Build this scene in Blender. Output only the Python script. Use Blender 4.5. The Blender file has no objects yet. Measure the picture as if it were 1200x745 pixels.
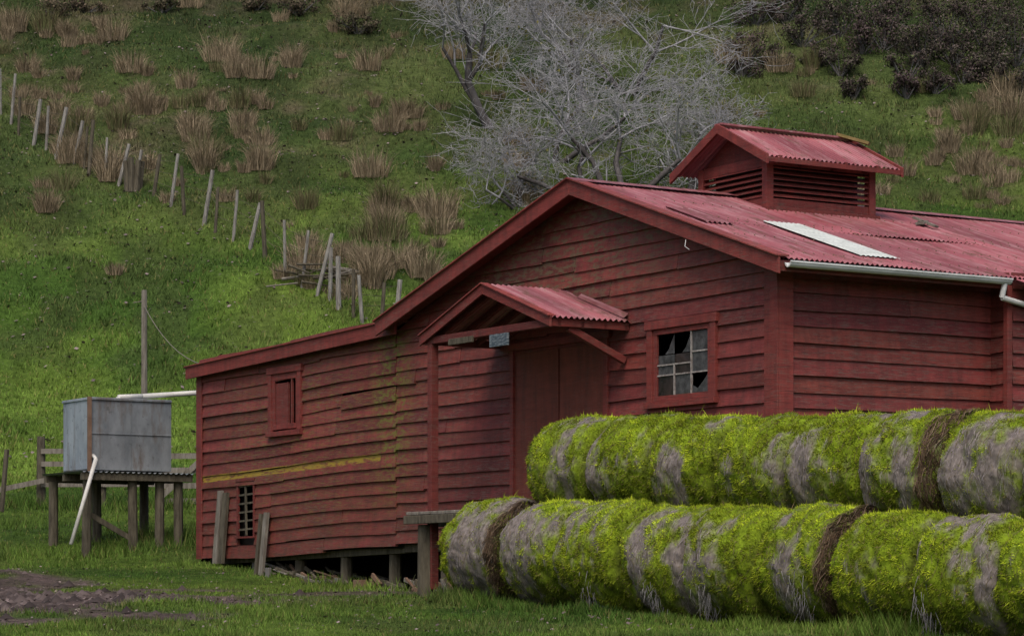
import bpy, math, random
import numpy as np
from mathutils import Vector, Matrix, noise as mnoise
random.seed(7); rng=np.random.default_rng(7)
S=bpy.context.scene
F=3170.0; HY=690.0
# ------------------------------------------------ camera
cd=bpy.data.cameras.new("camera"); cam=bpy.data.objects.new("camera",cd); S.collection.objects.link(cam)
cam.rotation_euler=(math.radians(90),0,0); cd.sensor_width=36; cd.lens=F/1200*36; cd.shift_y=(HY-372.5)/1200
cd.clip_end=2000; cd.clip_start=.1; S.camera=cam
# ------------------------------------------------ light
SUN=Vector((-.10,-.60,.85)).normalized()
w=bpy.data.worlds.new("World"); S.world=w; w.use_nodes=True
nt=w.node_tree; bg=nt.nodes['Background']; sk=nt.nodes.new('ShaderNodeTexSky'); sk.sky_type='NISHITA'; sk.sun_disc=False
sk.sun_elevation=math.asin(SUN.z); sk.sun_rotation=math.atan2(SUN.x,SUN.y); sk.air_density=1.0; sk.dust_density=5.0; sk.ozone_density=1.0
nt.links.new(sk.outputs[0],bg.inputs[0]); bg.inputs[1].default_value=.15
sd=bpy.data.lights.new("sun",'SUN'); sd.energy=1.5; sd.angle=math.radians(32); sd.color=(1,.93,.84)
so=bpy.data.objects.new("sun",sd); S.collection.objects.link(so); so.rotation_euler=SUN.to_track_quat('Z','Y').to_euler()
S.view_settings.view_transform='Standard'; S.view_settings.look='None'; S.view_settings.exposure=0
# ------------------------------------------------ numpy noise
LAT=rng.random((256,256))
def vn(x,y):
    x=np.asarray(x,float); y=np.asarray(y,float)
    xi=np.floor(x).astype(int); yi=np.floor(y).astype(int); fx=x-xi; fy=y-yi
    fx=fx*fx*(3-2*fx); fy=fy*fy*(3-2*fy); a=xi&255; b=yi&255; a1=(xi+1)&255; b1=(yi+1)&255
    return (LAT[a,b]*(1-fx)+LAT[a1,b]*fx)*(1-fy)+(LAT[a,b1]*(1-fx)+LAT[a1,b1]*fx)*fy
def fbm(x,y,o=4):
    s=0;a=.5;t=0
    for i in range(o):
        s=s+a*vn(x*2**i+17.3*i,y*2**i+5.1*i); t+=a; a*=.5
    return s/t
def sstep(a,b,x):
    t=np.clip((x-a)/(b-a),0,1); return t*t*(3-2*t)
# ------------------------------------------------ barn frame
CX,CY=3.15,32.0; VX,VY=.8457,.5337; UX,UY=-.5337,.8457
ANG=math.atan2(VY,VX)
def uv(x,y): return ((x-CX)*UX+(y-CY)*UY, (x-CX)*VX+(y-CY)*VY)
PY=[-30,0,20,33.5,37,41,45,46.5,53,57,60,64,100,180,300]
PZ=[-3.2,-1.97,-.89,-.16,-.13,.04,.42,.7,1.6,2.2,3.1,4.8,22.8,70,135]
def gz(x,y):
    x=np.asarray(x,float); y=np.asarray(y,float)
    z=np.interp(y,PY,PZ); h=sstep(56,72,y)
    z=z+h*(1.2*(fbm(x*.07+3,y*.07,3)-.5)+.5*(fbm(x*.3,y*.3+9,3)-.5))
    tr=np.sin(y*2.3+x*.12+5*fbm(x*.12+40,y*.12,2)); z=z+h*.10*tr*fbm(x*.2+8,y*.2,2)*2.1
    z=z+.10*(fbm(x*.8,y*.8,3)-.5)+.05*(fbm(x*2.6,y*2.6,2)-.5)
    z=z+.20*np.exp(-((x+7.9)**2+(y-41.5)**2)/1.0)
    u,v=uv(x,y); ins=sstep(.6,1.2,u)*sstep(15.2,14.4,u)*sstep(.2,1.2,v)*sstep(13.8,13,v)
    return z*(1-ins)+np.minimum(z,.1)*ins
def ray(px,py):
    X=(px-600)/F; zz=(HY-py)/F; Y=24.0
    while Y<280:
        if float(gz(X*Y,Y))>=zz*Y: break
        Y+=.5
    lo,hi=Y-.5,Y
    for _ in range(12):
        m=(lo+hi)/2
        if float(gz(X*m,m))>=zz*m: hi=m
        else: lo=m
    return Vector((X*hi,hi,float(gz(X*hi,hi))))
def mudm(x,y):
    d=((x+9.6)/6.0)**2+((y-34.6)/6.8)**2
    e=((x+1.5)/2.3)**2+((y-38.3)/.8)**2
    n=fbm(x*.9,y*.9+30,4)
    return np.maximum(sstep(1.15,.75,d+ (n-.5)*2.2), .8*sstep(1.1,.6,e+(n-.5)*2))
def gcol(x,y):
    n=fbm(x*.35,y*.35,4)[...,None]; n2=fbm(x*1.6+9,y*1.6,3)[...,None]; n3=fbm(x*.11+70,y*.11,3)[...,None]; n4=fbm(x*.8+31,y*.45+7,4)[...,None]
    y_=y[...,None]; x_=x[...,None]
    n=sstep(.25,.75,n)
    a=np.array([.036,.074,.012]); b=np.array([.085,.135,.022]); c=a*(1-n)+b*n
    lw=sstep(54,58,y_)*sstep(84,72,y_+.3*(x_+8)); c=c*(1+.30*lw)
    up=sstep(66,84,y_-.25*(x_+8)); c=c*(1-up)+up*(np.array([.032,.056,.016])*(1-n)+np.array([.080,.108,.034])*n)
    pt=sstep(.50,.66,n4)*sstep(60,68,y_); c=c*(1-.45*pt)+.45*pt*np.array([.045,.055,.022])
    pf=sstep(.48,.64,n4)*sstep(50,44,y_); c=c*(1-.35*pf)+.35*pf*np.array([.05,.055,.022])
    br=sstep(.57,.78,n3*.42+n2*.35+n*.18 + .13*sstep(84,98,y_)+.05*up-.05*(1-up)-.2*sstep(62,55,y_))
    c=c*(1-.8*br)+.8*br*np.array([.092,.070,.050])
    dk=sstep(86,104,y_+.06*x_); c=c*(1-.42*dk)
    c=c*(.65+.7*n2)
    m=mudm(x,y)[...,None]; c=c*(1-m)+m*(np.array([.105,.080,.076])*(.5+1.0*n2))
    return c
# ------------------------------------------------ node helpers
def nm(name):
    m=bpy.data.materials.new(name); m.use_nodes=True; t=m.node_tree; b=t.nodes['Principled BSDF']
    b.inputs['Specular IOR Level'].default_value=.3
    return m,t,b
def N(t,ty,**k):
    n=t.nodes.new(ty)
    for a,v in k.items(): setattr(n,a,v)
    return n
def mix(t,f,a,b,bt='MIX'):
    n=N(t,'ShaderNodeMix',data_type='RGBA',blend_type=bt)
    for i,s in ((0,f),(6,a),(7,b)):
        if hasattr(s,'is_linked'): t.links.new(s,n.inputs[i])
        elif i==0: n.inputs[0].default_value=s
        else: n.inputs[i].default_value=(*s,1) if len(s)==3 else s
    return n.outputs[2]
def mth(t,op,a,b=None,c=None):
    n=N(t,'ShaderNodeMath',operation=op)
    for i,s in enumerate((a,b,c)):
        if s is None: continue
        if hasattr(s,'is_linked'): t.links.new(s,n.inputs[i])
        else: n.inputs[i].default_value=s
    return n.outputs[0]
def coord(t,sc=(1,1,1),kind='Object'):
    tc=N(t,'ShaderNodeTexCoord'); mp=N(t,'ShaderNodeMapping'); mp.inputs['Scale'].default_value=sc
    t.links.new(tc.outputs[kind],mp.inputs[0]); return mp.outputs[0]
def noi(t,sc,s=1,d=4,r=.6,lo=0,hi=1):
    n=N(t,'ShaderNodeTexNoise'); n.inputs['Scale'].default_value=s; n.inputs['Detail'].default_value=d; n.inputs['Roughness'].default_value=r
    t.links.new(coord(t,sc),n.inputs['Vector'])
    m=N(t,'ShaderNodeMapRange'); m.inputs[1].default_value=lo; m.inputs[2].default_value=hi
    t.links.new(n.outputs[0],m.inputs[0]); return m.outputs[0]
def bump(t,b,h,st=.4,d=.02):
    n=N(t,'ShaderNodeBump'); n.inputs['Strength'].default_value=st; n.inputs['Distance'].default_value=d
    t.links.new(h,n.inputs['Height']); t.links.new(n.outputs[0],b.inputs['Normal'])
def attr(t,name='col'):
    n=N(t,'ShaderNodeAttribute',attribute_name=name); return n
def simple(name,c1,c2,s=3,sc=(1,1,1),rough=.8,bs=.3,metal=0,lo=.3,hi=.7,bd=.02,stain=None):
    m,t,b=nm(name); n=noi(t,sc,s,5,.65,lo,hi); c=mix(t,n,c1,c2)
    if stain:
        c=mix(t,mth(t,'MULTIPLY',noi(t,(2.2,2.2,.5),1.6,5,.7,.52,.66),.75),c,stain)
        c=mix(t,mth(t,'MULTIPLY',noi(t,(1,1,1),7,4,.7,.58,.68),.5),c,(.06,.06,.06))
    t.links.new(c,b.inputs['Base Color']); b.inputs['Roughness'].default_value=rough; b.inputs['Metallic'].default_value=metal
    if bs: bump(t,b,n,bs,bd)
    return m
def attmat(name,rough=.85,trans=0.0,ns=8,amt=.5):
    m,t,b=nm(name); n=noi(t,(1,1,1),ns,2,.6,.25,.75)
    g=mix(t,n,(1-amt,)*3,(1+amt*.6,)*3); c=mix(t,1.0,attr(t).outputs[0],g,'MULTIPLY')
    t.links.new(c,b.inputs['Base Color']); b.inputs['Roughness'].default_value=rough; b.inputs['Specular IOR Level'].default_value=.12
    return m
def redmat(name,c1,c2,weather=1.0,zones=True):
    m,t,b=nm(name)
    n1=noi(t,(1,1.2,7),1.4,5,.65,.3,.7); c=mix(t,n1,c1,c2)
    c=mix(t,1.0,c,attr(t).outputs[0],'MULTIPLY')
    st=noi(t,(5,5,.6),2.0,4,.6,.40,.72); c=mix(t,mth(t,'MULTIPLY',st,.50),c,(.045,.019,.017))
    f=noi(t,(3,3,26),2.2,6,.75,.51,.61); rg=noi(t,(.5,.5,.8),1.1,3,.5,.34,.58)
    c=mix(t,mth(t,'MULTIPLY',mth(t,'MULTIPLY',f,rg),.8*weather),c,(.135,.088,.072))
    f2=noi(t,(9,9,30),3,5,.7,.60,.67); c=mix(t,mth(t,'MULTIPLY',f2,.6*weather),c,(.26,.155,.13))
    f3=noi(t,(1.2,1.2,22),3,5,.75,.56,.63); c=mix(t,mth(t,'MULTIPLY',f3,.75*weather),c,(.040,.019,.017))
    if zones:
        tc=N(t,'ShaderNodeTexCoord'); sp=N(t,'ShaderNodeSeparateXYZ'); t.links.new(tc.outputs['Object'],sp.inputs[0])
        def band(out,ce,wd):
            return mth(t,'MAXIMUM',mth(t,'SUBTRACT',1.0,mth(t,'DIVIDE',mth(t,'ABSOLUTE',mth(t,'SUBTRACT',out,ce)),wd)),0.0)
        y,z=sp.outputs[1],sp.outputs[2]
        nz=noi(t,(2.2,2.2,12),2.0,5,.75,.40,.52)
        zz=mth(t,'ADD',z,mth(t,'MULTIPLY',mth(t,'SUBTRACT',y,12),.022))
        a=mth(t,'MULTIPLY',mth(t,'GREATER_THAN',band(zz,1.90,.055),.0),mth(t,'GREATER_THAN',band(y,12.6,3.1),0))
        c=mix(t,mth(t,'MULTIPLY',a,mth(t,'MULTIPLY',nz,.85)),c,(.30,.22,.022))
        nz2=noi(t,(2,2,5),3.5,5,.75,.48,.59)
        a=mth(t,'MULTIPLY',mth(t,'MULTIPLY',band(y,9.15,.7),band(z,2.9,1.9)),2.3); a.node.use_clamp=True
        c=mix(t,mth(t,'MULTIPLY',a,mth(t,'MULTIPLY',nz2,.85)),c,(.13,.15,.022))
        a=mth(t,'MULTIPLY',mth(t,'MULTIPLY',band(y,4.6,3.6),band(z,4.5,1.2)),2.2); a.node.use_clamp=True
        c=mix(t,mth(t,'MULTIPLY',a,mth(t,'MULTIPLY',nz2,.85)),c,(.12,.10,.055))
        a=mth(t,'MULTIPLY',mth(t,'MULTIPLY',band(y,11.5,4.8),band(z,2.3,2.0)),2.0); a.node.use_clamp=True
        c=mix(t,mth(t,'MULTIPLY',a,mth(t,'MULTIPLY',noi(t,(1.5,1.5,20),3,5,.75,.52,.60),.75)),c,(.15,.125,.035))
        low=mth(t,'MULTIPLY',band(z,.3,1.6),noi(t,(1,1,2),2.5,4,.6,.4,.7)); c=mix(t,mth(t,'MULTIPLY',low,.7),c,(.05,.038,.022))
    t.links.new(c,b.inputs['Base Color']); b.inputs['Roughness'].default_value=.62
    bump(t,b,noi(t,(2,2,30),2.5,4,.7,.2,.8),.45,.008)
    return m
M_red=redmat("red_weatherboard",(.140,.024,.021),(.235,.046,.040))
M_trim=redmat("red_trim",(.160,.026,.023),(.255,.050,.042),.8,False)
M_door=redmat("door_red",(.16,.040,.027),(.22,.056,.038),.5,False)
def roofmat():
    m,t,b=nm("red_corrugated_iron")
    n=noi(t,(.8,.35,1),1.5,5,.6,.35,.65); c=mix(t,n,(.20,.048,.058),(.33,.108,.122))
    c=mix(t,1.0,c,attr(t).outputs[0],'MULTIPLY')
    s=noi(t,(6,.5,.5),1.5,5,.7,.48,.68); c=mix(t,mth(t,'MULTIPLY',s,.6),c,(.42,.25,.26))
    s=noi(t,(3,1.0,1),2.2,5,.7,.53,.65); c=mix(t,mth(t,'MULTIPLY',s,.8),c,(.12,.055,.035))
    s=noi(t,(2,2,1),5,5,.7,.62,.70); c=mix(t,mth(t,'MULTIPLY',s,.6),c,(.11,.10,.045))
    t.links.new(c,b.inputs['Base Color']); b.inputs['Roughness'].default_value=.45; b.inputs['Specular IOR Level'].default_value=.45
    bump(t,b,noi(t,(1,1,1),14,3,.6),.12,.01); return m
M_roof=roofmat()
M_white=simple("white_gutter_paint",(.45,.47,.47),(.70,.71,.72),2.5,(1,1,4),.5,.1)
M_sky=simple("translucent_roof_sheet",(.40,.43,.40),(.62,.65,.62),3,(1,3,1),.4,.05)
M_dark=simple("dark_interior",(.006,.005,.005),(.018,.014,.013),3)  # near-black stands in for the shade inside shed and cupola
M_wood=simple("weathered_grey_wood",(.09,.078,.062),(.24,.22,.19),5,(3,3,.5),.9,.5,0,.3,.7,.02)
M_wood2=simple("dark_mossy_wood",(.04,.033,.023),(.125,.11,.08),5,(3,3,.6),.9,.5)
M_glass=simple("dirty_window_glass",(.02,.02,.022),(.10,.10,.105),9,(1,1,1),.2,.1)
M_glass2=simple("dark_window_glass",(.008,.008,.008),(.05,.035,.035),5,(1,1,1),.12,.1)
M_munt=simple("peeling_muntin_paint",(.14,.11,.10),(.42,.40,.38),20,(1,1,1),.7,.1)
M_sign=simple("faded_blue_sign",(.05,.07,.09),(.17,.20,.22),14,(1,1,3),.6,.1,0,.45,.6)
M_zinc=simple("galvanised_steel",(.12,.135,.15),(.28,.30,.315),2.6,(1,1,.5),.5,.12,.25,stain=(.12,.085,.06))
M_zinc2=simple("bright_galvanised_steel",(.20,.24,.29),(.38,.43,.49),2.2,(1,1,.5),.5,.1,.2,stain=(.17,.15,.13))
M_pipe=simple("white_pvc_pipe",(.46,.45,.42),(.62,.61,.58),4,(1,1,1),.45,.05)
M_brownp=simple("rusty_brown",(.12,.07,.045),(.20,.13,.09),6)
M_conc=simple("concrete_pile",(.10,.09,.085),(.20,.19,.18),6)
M_att=attmat("vegetation_blades",.8,0,3,.35)
M_moss=attmat("moss_and_net_wrap",.95,0,20,.4)
M_bark=simple("lichen_bark",(.17,.168,.175),(.40,.40,.43),4,(1,1,1),.9,.4)
M_bark2=simple("dark_bark",(.035,.03,.03),(.13,.12,.12),4,(1,1,1),.9,.4)
mg,t,b=nm("ground_grass")
n=noi(t,(1,1,1),5,5,.75,.3,.7); g=mix(t,n,(.42,.44,.38),(1.4,1.35,1.35))
c=mix(t,1.0,attr(t).outputs[0],g,'MULTIPLY')
sp=noi(t,(1,1,1),9,3,.6,.66,.70); c=mix(t,mth(t,'MULTIPLY',sp,.55),c,(.19,.155,.155))
t.links.new(c,b.inputs['Base Color']); b.inputs['Roughness'].default_value=1; b.inputs['Specular IOR Level'].default_value=.1
bump(t,b,noi(t,(1,1,1),7,5,.75),.9,.12)
# ------------------------------------------------ mesh helpers
def link(o,par=None):
    S.collection.objects.link(o)
    if par: o.parent=par
    return o
def npmesh(name,V,Fc,col=None,mats=(),mi=None,par=None,smooth=False):
    V=np.asarray(V,np.float32); Fc=np.asarray(Fc,np.int32); k=Fc.shape[1]
    me=bpy.data.meshes.new(name); me.vertices.add(len(V)); me.vertices.foreach_set('co',V.ravel())
    me.loops.add(Fc.size); me.loops.foreach_set('vertex_index',Fc.ravel())
    me.polygons.add(len(Fc)); me.polygons.foreach_set('loop_start',np.arange(len(Fc),dtype=np.int32)*k)
    if mi is not None: me.polygons.foreach_set('material_index',np.asarray(mi,np.int32))
    me.update(calc_edges=True)
    if col is not None:
        a=me.color_attributes.new('col','FLOAT_COLOR','POINT'); c4=np.ones((len(V),4),np.float32); c4[:,:3]=col; a.data.foreach_set('color',c4.ravel())
    for m in mats: me.materials.append(m)
    if smooth: me.polygons.foreach_set('use_smooth',np.ones(len(Fc),bool))
    return link(bpy.data.objects.new(name,me),par)
class B:
    def __init__(s): s.v=[];s.f=[];s.m=[];s.c=[]
    def add(s,vs,fs,mi=0,col=1.0):
        o=len(s.v); s.v+= [tuple(v) for v in vs]; s.f+=[tuple(i+o for i in f) for f in fs]; s.m+=[mi]*len(fs)
        c=(col,)*3 if not hasattr(col,'__len__') else tuple(col); s.c+=[c]*len(vs)
    def box(s,a,b,mi=0,col=1.0):
        x0,y0,z0=a;x1,y1,z1=b
        s.add([(x0,y0,z0),(x1,y0,z0),(x1,y1,z0),(x0,y1,z0),(x0,y0,z1),(x1,y0,z1),(x1,y1,z1),(x0,y1,z1)],
              [(0,3,2,1),(4,5,6,7),(0,1,5,4),(1,2,6,5),(2,3,7,6),(3,0,4,7)],mi,col)
    def beam(s,p,q,w,h,mi=0,col=1.0,up=(0,0,1)):
        p=Vector(p);q=Vector(q);d=(q-p).normalized();up=Vector(up)
        if abs(d.dot(up))>.98: up=Vector((0,1,0))
        r=d.cross(up).normalized(); u=r.cross(d)
        vs=[]
        for e in (p,q):
            for a,bb in ((-1,-1),(1,-1),(1,1),(-1,1)): vs.append(e+r*a*w/2+u*bb*h/2)
        s.add(vs,[(0,1,2,3),(7,6,5,4),(0,4,5,1),(1,5,6,2),(2,6,7,3),(3,7,4,0)],mi,col)
    def cyl(s,p,q,r0,r1=None,n=10,mi=0,col=1.0,cap=True):
        r1=r0 if r1 is None else r1
        p=Vector(p);q=Vector(q);d=(q-p).normalized(); a=Vector((0,0,1)) if abs(d.z)<.9 else Vector((1,0,0))
        r=d.cross(a).normalized(); u=r.cross(d); vs=[]
        for e,rr in ((p,r0),(q,r1)):
            for i in range(n):
                t=2*math.pi*i/n; vs.append(e+(r*math.cos(t)+u*math.sin(t))*rr)
        fs=[(i,(i+1)%n,n+(i+1)%n,n+i) for i in range(n)]
        if cap: fs+=[tuple(range(n))[::-1],tuple(range(n,2*n))]
        s.add(vs,fs,mi,col)
    def make(s,name,mats,par=None,bev=0,smooth=False):
        me=bpy.data.meshes.new(name); me.from_pydata(s.v,[],s.f); me.update()
        for m in mats: me.materials.append(m)
        me.polygons.foreach_set('material_index',np.array(s.m,np.int32))
        a=me.color_attributes.new('col','FLOAT_COLOR','POINT'); c4=np.ones((len(s.v),4),np.float32); c4[:,:3]=np.array(s.c); a.data.foreach_set('color',c4.ravel())
        if smooth: me.polygons.foreach_set('use_smooth',np.ones(len(me.polygons),bool))
        o=link(bpy.data.objects.new(name,me),par)
        if bev: md=o.modifiers.new('bevel','BEVEL'); md.width=bev; md.segments=2
        return o
def empty(name,loc=(0,0,0),rz=0):
    e=bpy.data.objects.new(name,None); e.location=loc; e.rotation_euler=(0,0,rz); e.empty_display_size=.3; return link(e)
def jc(a=.12): return 1+random.uniform(-a,a)
# ------------------------------------------------ ground
def axis(lo,flo,fhi,hi,fine,grow=1.15):
    a=list(np.arange(flo,fhi,fine)); s=fine;x=fhi
    while x<hi: a.append(x); s*=grow; x+=s
    a.append(hi); s=fine;x=flo-fine
    while x>lo: a.insert(0,x); s*=grow; x-=s
    a.insert(0,lo); return np.array(a)
gx=axis(-140,-25,28,170,.24); gy=axis(-30,22,108,300,.24)
GX,GY=np.meshgrid(gx,gy); GZ=gz(GX,GY); nx,ny=len(gx),len(gy)
idx=np.arange(nx*ny).reshape(ny,nx)
Fc=np.stack([idx[:-1,:-1],idx[:-1,1:],idx[1:,1:],idx[1:,:-1]],-1).reshape(-1,4)
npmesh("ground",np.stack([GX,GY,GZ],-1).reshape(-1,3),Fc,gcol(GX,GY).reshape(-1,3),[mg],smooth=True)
def blades(P,D,W,bend=None):
    n=len(P)
    if bend is None:
        V=np.stack([P-W,P+W,P+D],1).reshape(-1,3); Fc=np.arange(3*n).reshape(n,3); return V,Fc,3
    M=P+D*.55
    V=np.stack([P-W,P+W,M+W*.75,M-W*.75,P+D+bend],1).reshape(-1,3)
    o=np.arange(n)[:,None]*5
    Fc=np.concatenate([o+[0,1,2],o+[0,2,3],o+[3,2,4]],0); return V,Fc,5
def inbarn(x,y):
    u,v=uv(x,y); return (u>.0)&(u<15.6)&(v>0.0)&(v<14)
def grass(n,y0,y1,hmin,hmax,wd,pw=1.0,xy=None):
    if xy is None:
        y=y0+(y1-y0)*rng.random(n)**pw; x=(rng.random(n)*2-1)*(.205*y+1.0)
    else: x,y=xy
    k=~inbarn(x,y); x,y=x[k],y[k]; m=mudm(x,y); k=rng.random(len(x))>m*1.12; x,y=x[k],y[k]; n=len(x)
    z=gz(x,y); P=np.stack([x,y,z-.01],1); cl=fbm(x*2.2,y*2.2,3); cl2=sstep(.55,.72,fbm(x*.7+50,y*.7,3))
    h=(hmin+(hmax-hmin)*rng.random(n))*(.35+1.2*cl+.9*cl2); a=rng.random(n)*6.283
    D=np.stack([np.cos(a)*h*.5,np.sin(a)*h*.5,h],1); a2=(rng.random(n)-.5)*1.6
    W=np.stack([np.cos(a2),np.sin(a2),0*a2],1)*(wd*(.6+.8*rng.random(n)))[:,None]
    c=gcol(x,y)*(.7+.75*rng.random(n))[:,None]; dry=rng.random(n)<.11; c[dry]=c[dry]*.5+np.array([.09,.07,.03])
    return P,D,W,c
def linexy(n,p,q,sd):
    t_=rng.random(n); return (p[0]+(q[0]-p[0])*t_+rng.normal(0,sd,n),p[1]+(q[1]-p[1])*t_+rng.normal(0,sd,n))
bs=(-.45-.45,33.6-.35); be=(5.9-.45,25.0-.3)
w0=(CX-.1,CY); w1=(CX+15.7*UX-.12,CY+15.7*UY-.1)
parts=[grass(150000,25,47,.022,.065,.006,1.25),grass(50000,44,62,.04,.10,.010),grass(190000,56,100,.05,.14,.017,1.15),
 grass(7000,0,0,.06,.17,.007,xy=linexy(7000,bs,be,.12)),grass(900,0,0,.05,.14,.008,xy=linexy(900,(w1[0]*.35+w0[0]*.65,w1[1]*.35+w0[1]*.65),w1,.18)),
 grass(1500,0,0,.1,.25,.009,xy=linexy(1500,(-7.5,45.7),(-5.6,47.2),.3)),grass(2500,0,0,.1,.3,.01,xy=linexy(2500,(-12,52.9),(-5,52.9),.25))]
Vs,Fs,Cs,o=[],[],[],0
for P,D,W,c in parts:
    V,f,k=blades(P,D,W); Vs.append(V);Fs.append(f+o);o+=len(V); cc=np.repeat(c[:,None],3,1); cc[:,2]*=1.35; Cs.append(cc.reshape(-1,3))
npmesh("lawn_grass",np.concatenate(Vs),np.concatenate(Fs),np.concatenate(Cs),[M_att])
n=12000; y=np.concatenate([58+42*rng.random(8500)**.8,28+16*rng.random(3500)]); x=(rng.random(n)*2-1)*(.20*y)
k=(~inbarn(x,y))&(rng.random(n)<fbm(x*.3+5,y*.3,2)*1.5); x,y=x[k],y[k]; n=len(x); z=gz(x,y)+np.where(y>50,.06,.03)
a=rng.random(n)*6.28; s=np.where(y>50,.05,.020)*(.4+rng.random(n)); d1=np.stack([np.cos(a),np.sin(a),.5*rng.random(n)],1)*s[:,None]; d2=np.stack([-np.sin(a),np.cos(a),.9*rng.random(n)],1)*s[:,None]*.7
P=np.stack([x,y,z],1); V=np.stack([P-d1,P-d2,P+d1,P+d2],1).reshape(-1,3)
c=np.array([.22,.175,.17])*(.35+.9*rng.random(n))[:,None]
npmesh("leaf_litter",V,np.arange(4*n).reshape(n,4),np.repeat(c,4,0),[M_att])
n=3600; x=-9.6+rng.normal(0,3.0,n); y=34.8+rng.normal(0,3.3,n); k=mudm(x,y)>.4; x,y=x[k],y[k]; n=len(x); s=.02+.07*rng.random(n)**3
P=np.stack([x,y,gz(x,y)],1); oc=np.array([[1,0,0],[0,1,0],[-1,0,0],[0,-1,0],[0,0,.8]]); jit=1+.5*rng.random((n,5,1))
V=(P[:,None]+oc[None]*s[:,None,None]*jit).reshape(-1,3); o_=np.arange(n)[:,None]*5
Fc=np.concatenate([o_+[0,1,4],o_+[1,2,4],o_+[2,3,4],o_+[3,0,4]]); c=np.array([.09,.070,.066])*(.4+1.0*rng.random(n))[:,None]
npmesh("mud_clods",V,Fc,np.repeat(c,5,0),[M_att])
# ------------------------------------------------ rush tussocks
def tuss(P,n,h,r,c1,c2):
    a=rng.random(n)*6.283; rr=r*rng.random(n)**.6
    Pb=np.stack([P[0]+np.cos(a)*rr*.5,P[1]+np.sin(a)*rr*.5,np.full(n,P[2]-.08)],1)
    hh=h*(.40+.65*rng.random(n)); l=.08+.5*rng.random(n)**1.8; a+=rng.normal(0,.7,n)
    D=np.stack([np.cos(a)*hh*l,np.sin(a)*hh*l,hh],1)
    a2=(rng.random(n)-.5)*1.5; W=np.stack([np.cos(a2),np.sin(a2),0*a2],1)*.008
    bend=np.stack([np.cos(a)*hh*l*.7,np.sin(a)*hh*l*.7,-hh*l*.5],1)
    m=rng.random(n)[:,None]**1.2; c=np.array(c1)*(1-m)+np.array(c2)*m; c=c*(.6+.7*rng.random(n))[:,None]
    return Pb,D,W,bend,c
regs=[(20,100,70,150,17),(60,190,110,205,26),(75,115,35,60,6),(215,315,95,170,20),(225,315,150,230,18),(255,345,60,112,10),(120,215,60,120,7),
(325,520,235,330,32),(380,470,290,345,12),(405,450,120,150,3),(455,500,120,150,5),(560,640,90,130,5),(1065,1195,125,185,14),(985,1060,170,245,9),
(1170,1200,80,130,3),(40,60,200,225,1),(75,90,190,220,1),(125,135,310,330,1),(0,620,10,240,18),(850,1200,60,245,26),(0,450,0,40,14),(430,620,180,310,12),(1100,1200,170,250,8),(350,620,20,120,6)]
o=0;Vs=[];Fs=[];Cs=[]
for (x0,x1,y0,y1,k) in regs:
    for _ in range(k):
        P=ray(random.uniform(x0,x1),random.uniform(y0,y1)+8)
        h=random.choice((random.uniform(.25,.6),random.uniform(.5,1.25)))*(1 if k>3 else .9); g=random.random()
        f_=random.uniform(.75,1.15)
        c1=(.33*f_,.265*f_,.18*f_) if g<.75 else (.13,.15,.06); c2=(.15,.115,.07)
        Pb,D,W,bd,c=tuss(P,int(230*h+60),h,random.uniform(.3,.9)*h+.12,c1,c2)
        V,f,kk=blades(Pb,D,W,bd); Vs.append(V);Fs.append(f+o);o+=len(V);Cs.append(np.repeat(c,5,0))
npmesh("rush_tussocks",np.concatenate(Vs),np.concatenate(Fs),np.concatenate(Cs),[M_att])
# ------------------------------------------------ scrub
def shrub(name,px,py,rad,col,hs=1.0):
    P=ray(px,py+rad*.7); sc=P.y/F; R=rad*sc; n=int(3000*min(2.0,max(.6,R)))
    nl=14
    lob=[(P.x+random.gauss(0,.48)*R,P.y+random.uniform(-.6,.6)*R,P.z+random.uniform(.15,1.25)*R*hs,R*random.uniform(.18,.48)) for _ in range(nl)]
    L=np.array(lob)[rng.integers(0,nl,n)]; d=rng.normal(0,1,(n,3)); d/=np.linalg.norm(d,axis=1)[:,None]
    C=L[:,:3]+d*(L[:,3]*(.3+1.0*rng.random(n)**.8))[:,None]
    a=rng.normal(0,1,(n,3)); a/=np.linalg.norm(a,axis=1)[:,None]; b_=np.cross(a,d); s=.02+.04*rng.random(n)
    V=np.stack([C-a*s[:,None],C-b_*s[:,None]*.6,C+a*s[:,None],C+b_*s[:,None]*.6],1).reshape(-1,3)
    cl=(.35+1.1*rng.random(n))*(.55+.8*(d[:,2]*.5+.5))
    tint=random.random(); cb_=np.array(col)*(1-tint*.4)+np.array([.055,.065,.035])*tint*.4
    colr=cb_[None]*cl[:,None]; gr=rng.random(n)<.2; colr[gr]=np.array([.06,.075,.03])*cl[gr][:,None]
    cc=np.repeat(colr,4,0); Fq=np.arange(4*n).reshape(n,4)
    bb=B()
    for l in lob:
        bb.cyl((P.x,P.y,P.z-.1),l[:3],.035,.012,5,0,(.3,.28,.28))
    V=np.concatenate([V,np.array(bb.v)]); q=[f for f in bb.f if len(f)==4]; Fq=np.concatenate([Fq,np.array(q)+4*n]); cc=np.concatenate([cc,np.full((len(bb.v),3),.09)])
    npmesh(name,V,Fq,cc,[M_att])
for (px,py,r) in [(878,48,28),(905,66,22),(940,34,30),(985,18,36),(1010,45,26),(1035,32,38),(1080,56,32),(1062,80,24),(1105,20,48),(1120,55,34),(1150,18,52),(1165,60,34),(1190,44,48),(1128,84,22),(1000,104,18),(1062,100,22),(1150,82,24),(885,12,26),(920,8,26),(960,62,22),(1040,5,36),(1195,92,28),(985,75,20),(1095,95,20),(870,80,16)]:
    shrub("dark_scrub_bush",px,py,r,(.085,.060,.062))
for (px,py,r) in [(60,8,20),(190,4,16),(300,2,14),(420,24,22),(350,4,20),(100,2,18)]:
    shrub("brown_scrub_bush",px,py,r,(.12,.09,.065),.7)
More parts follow.
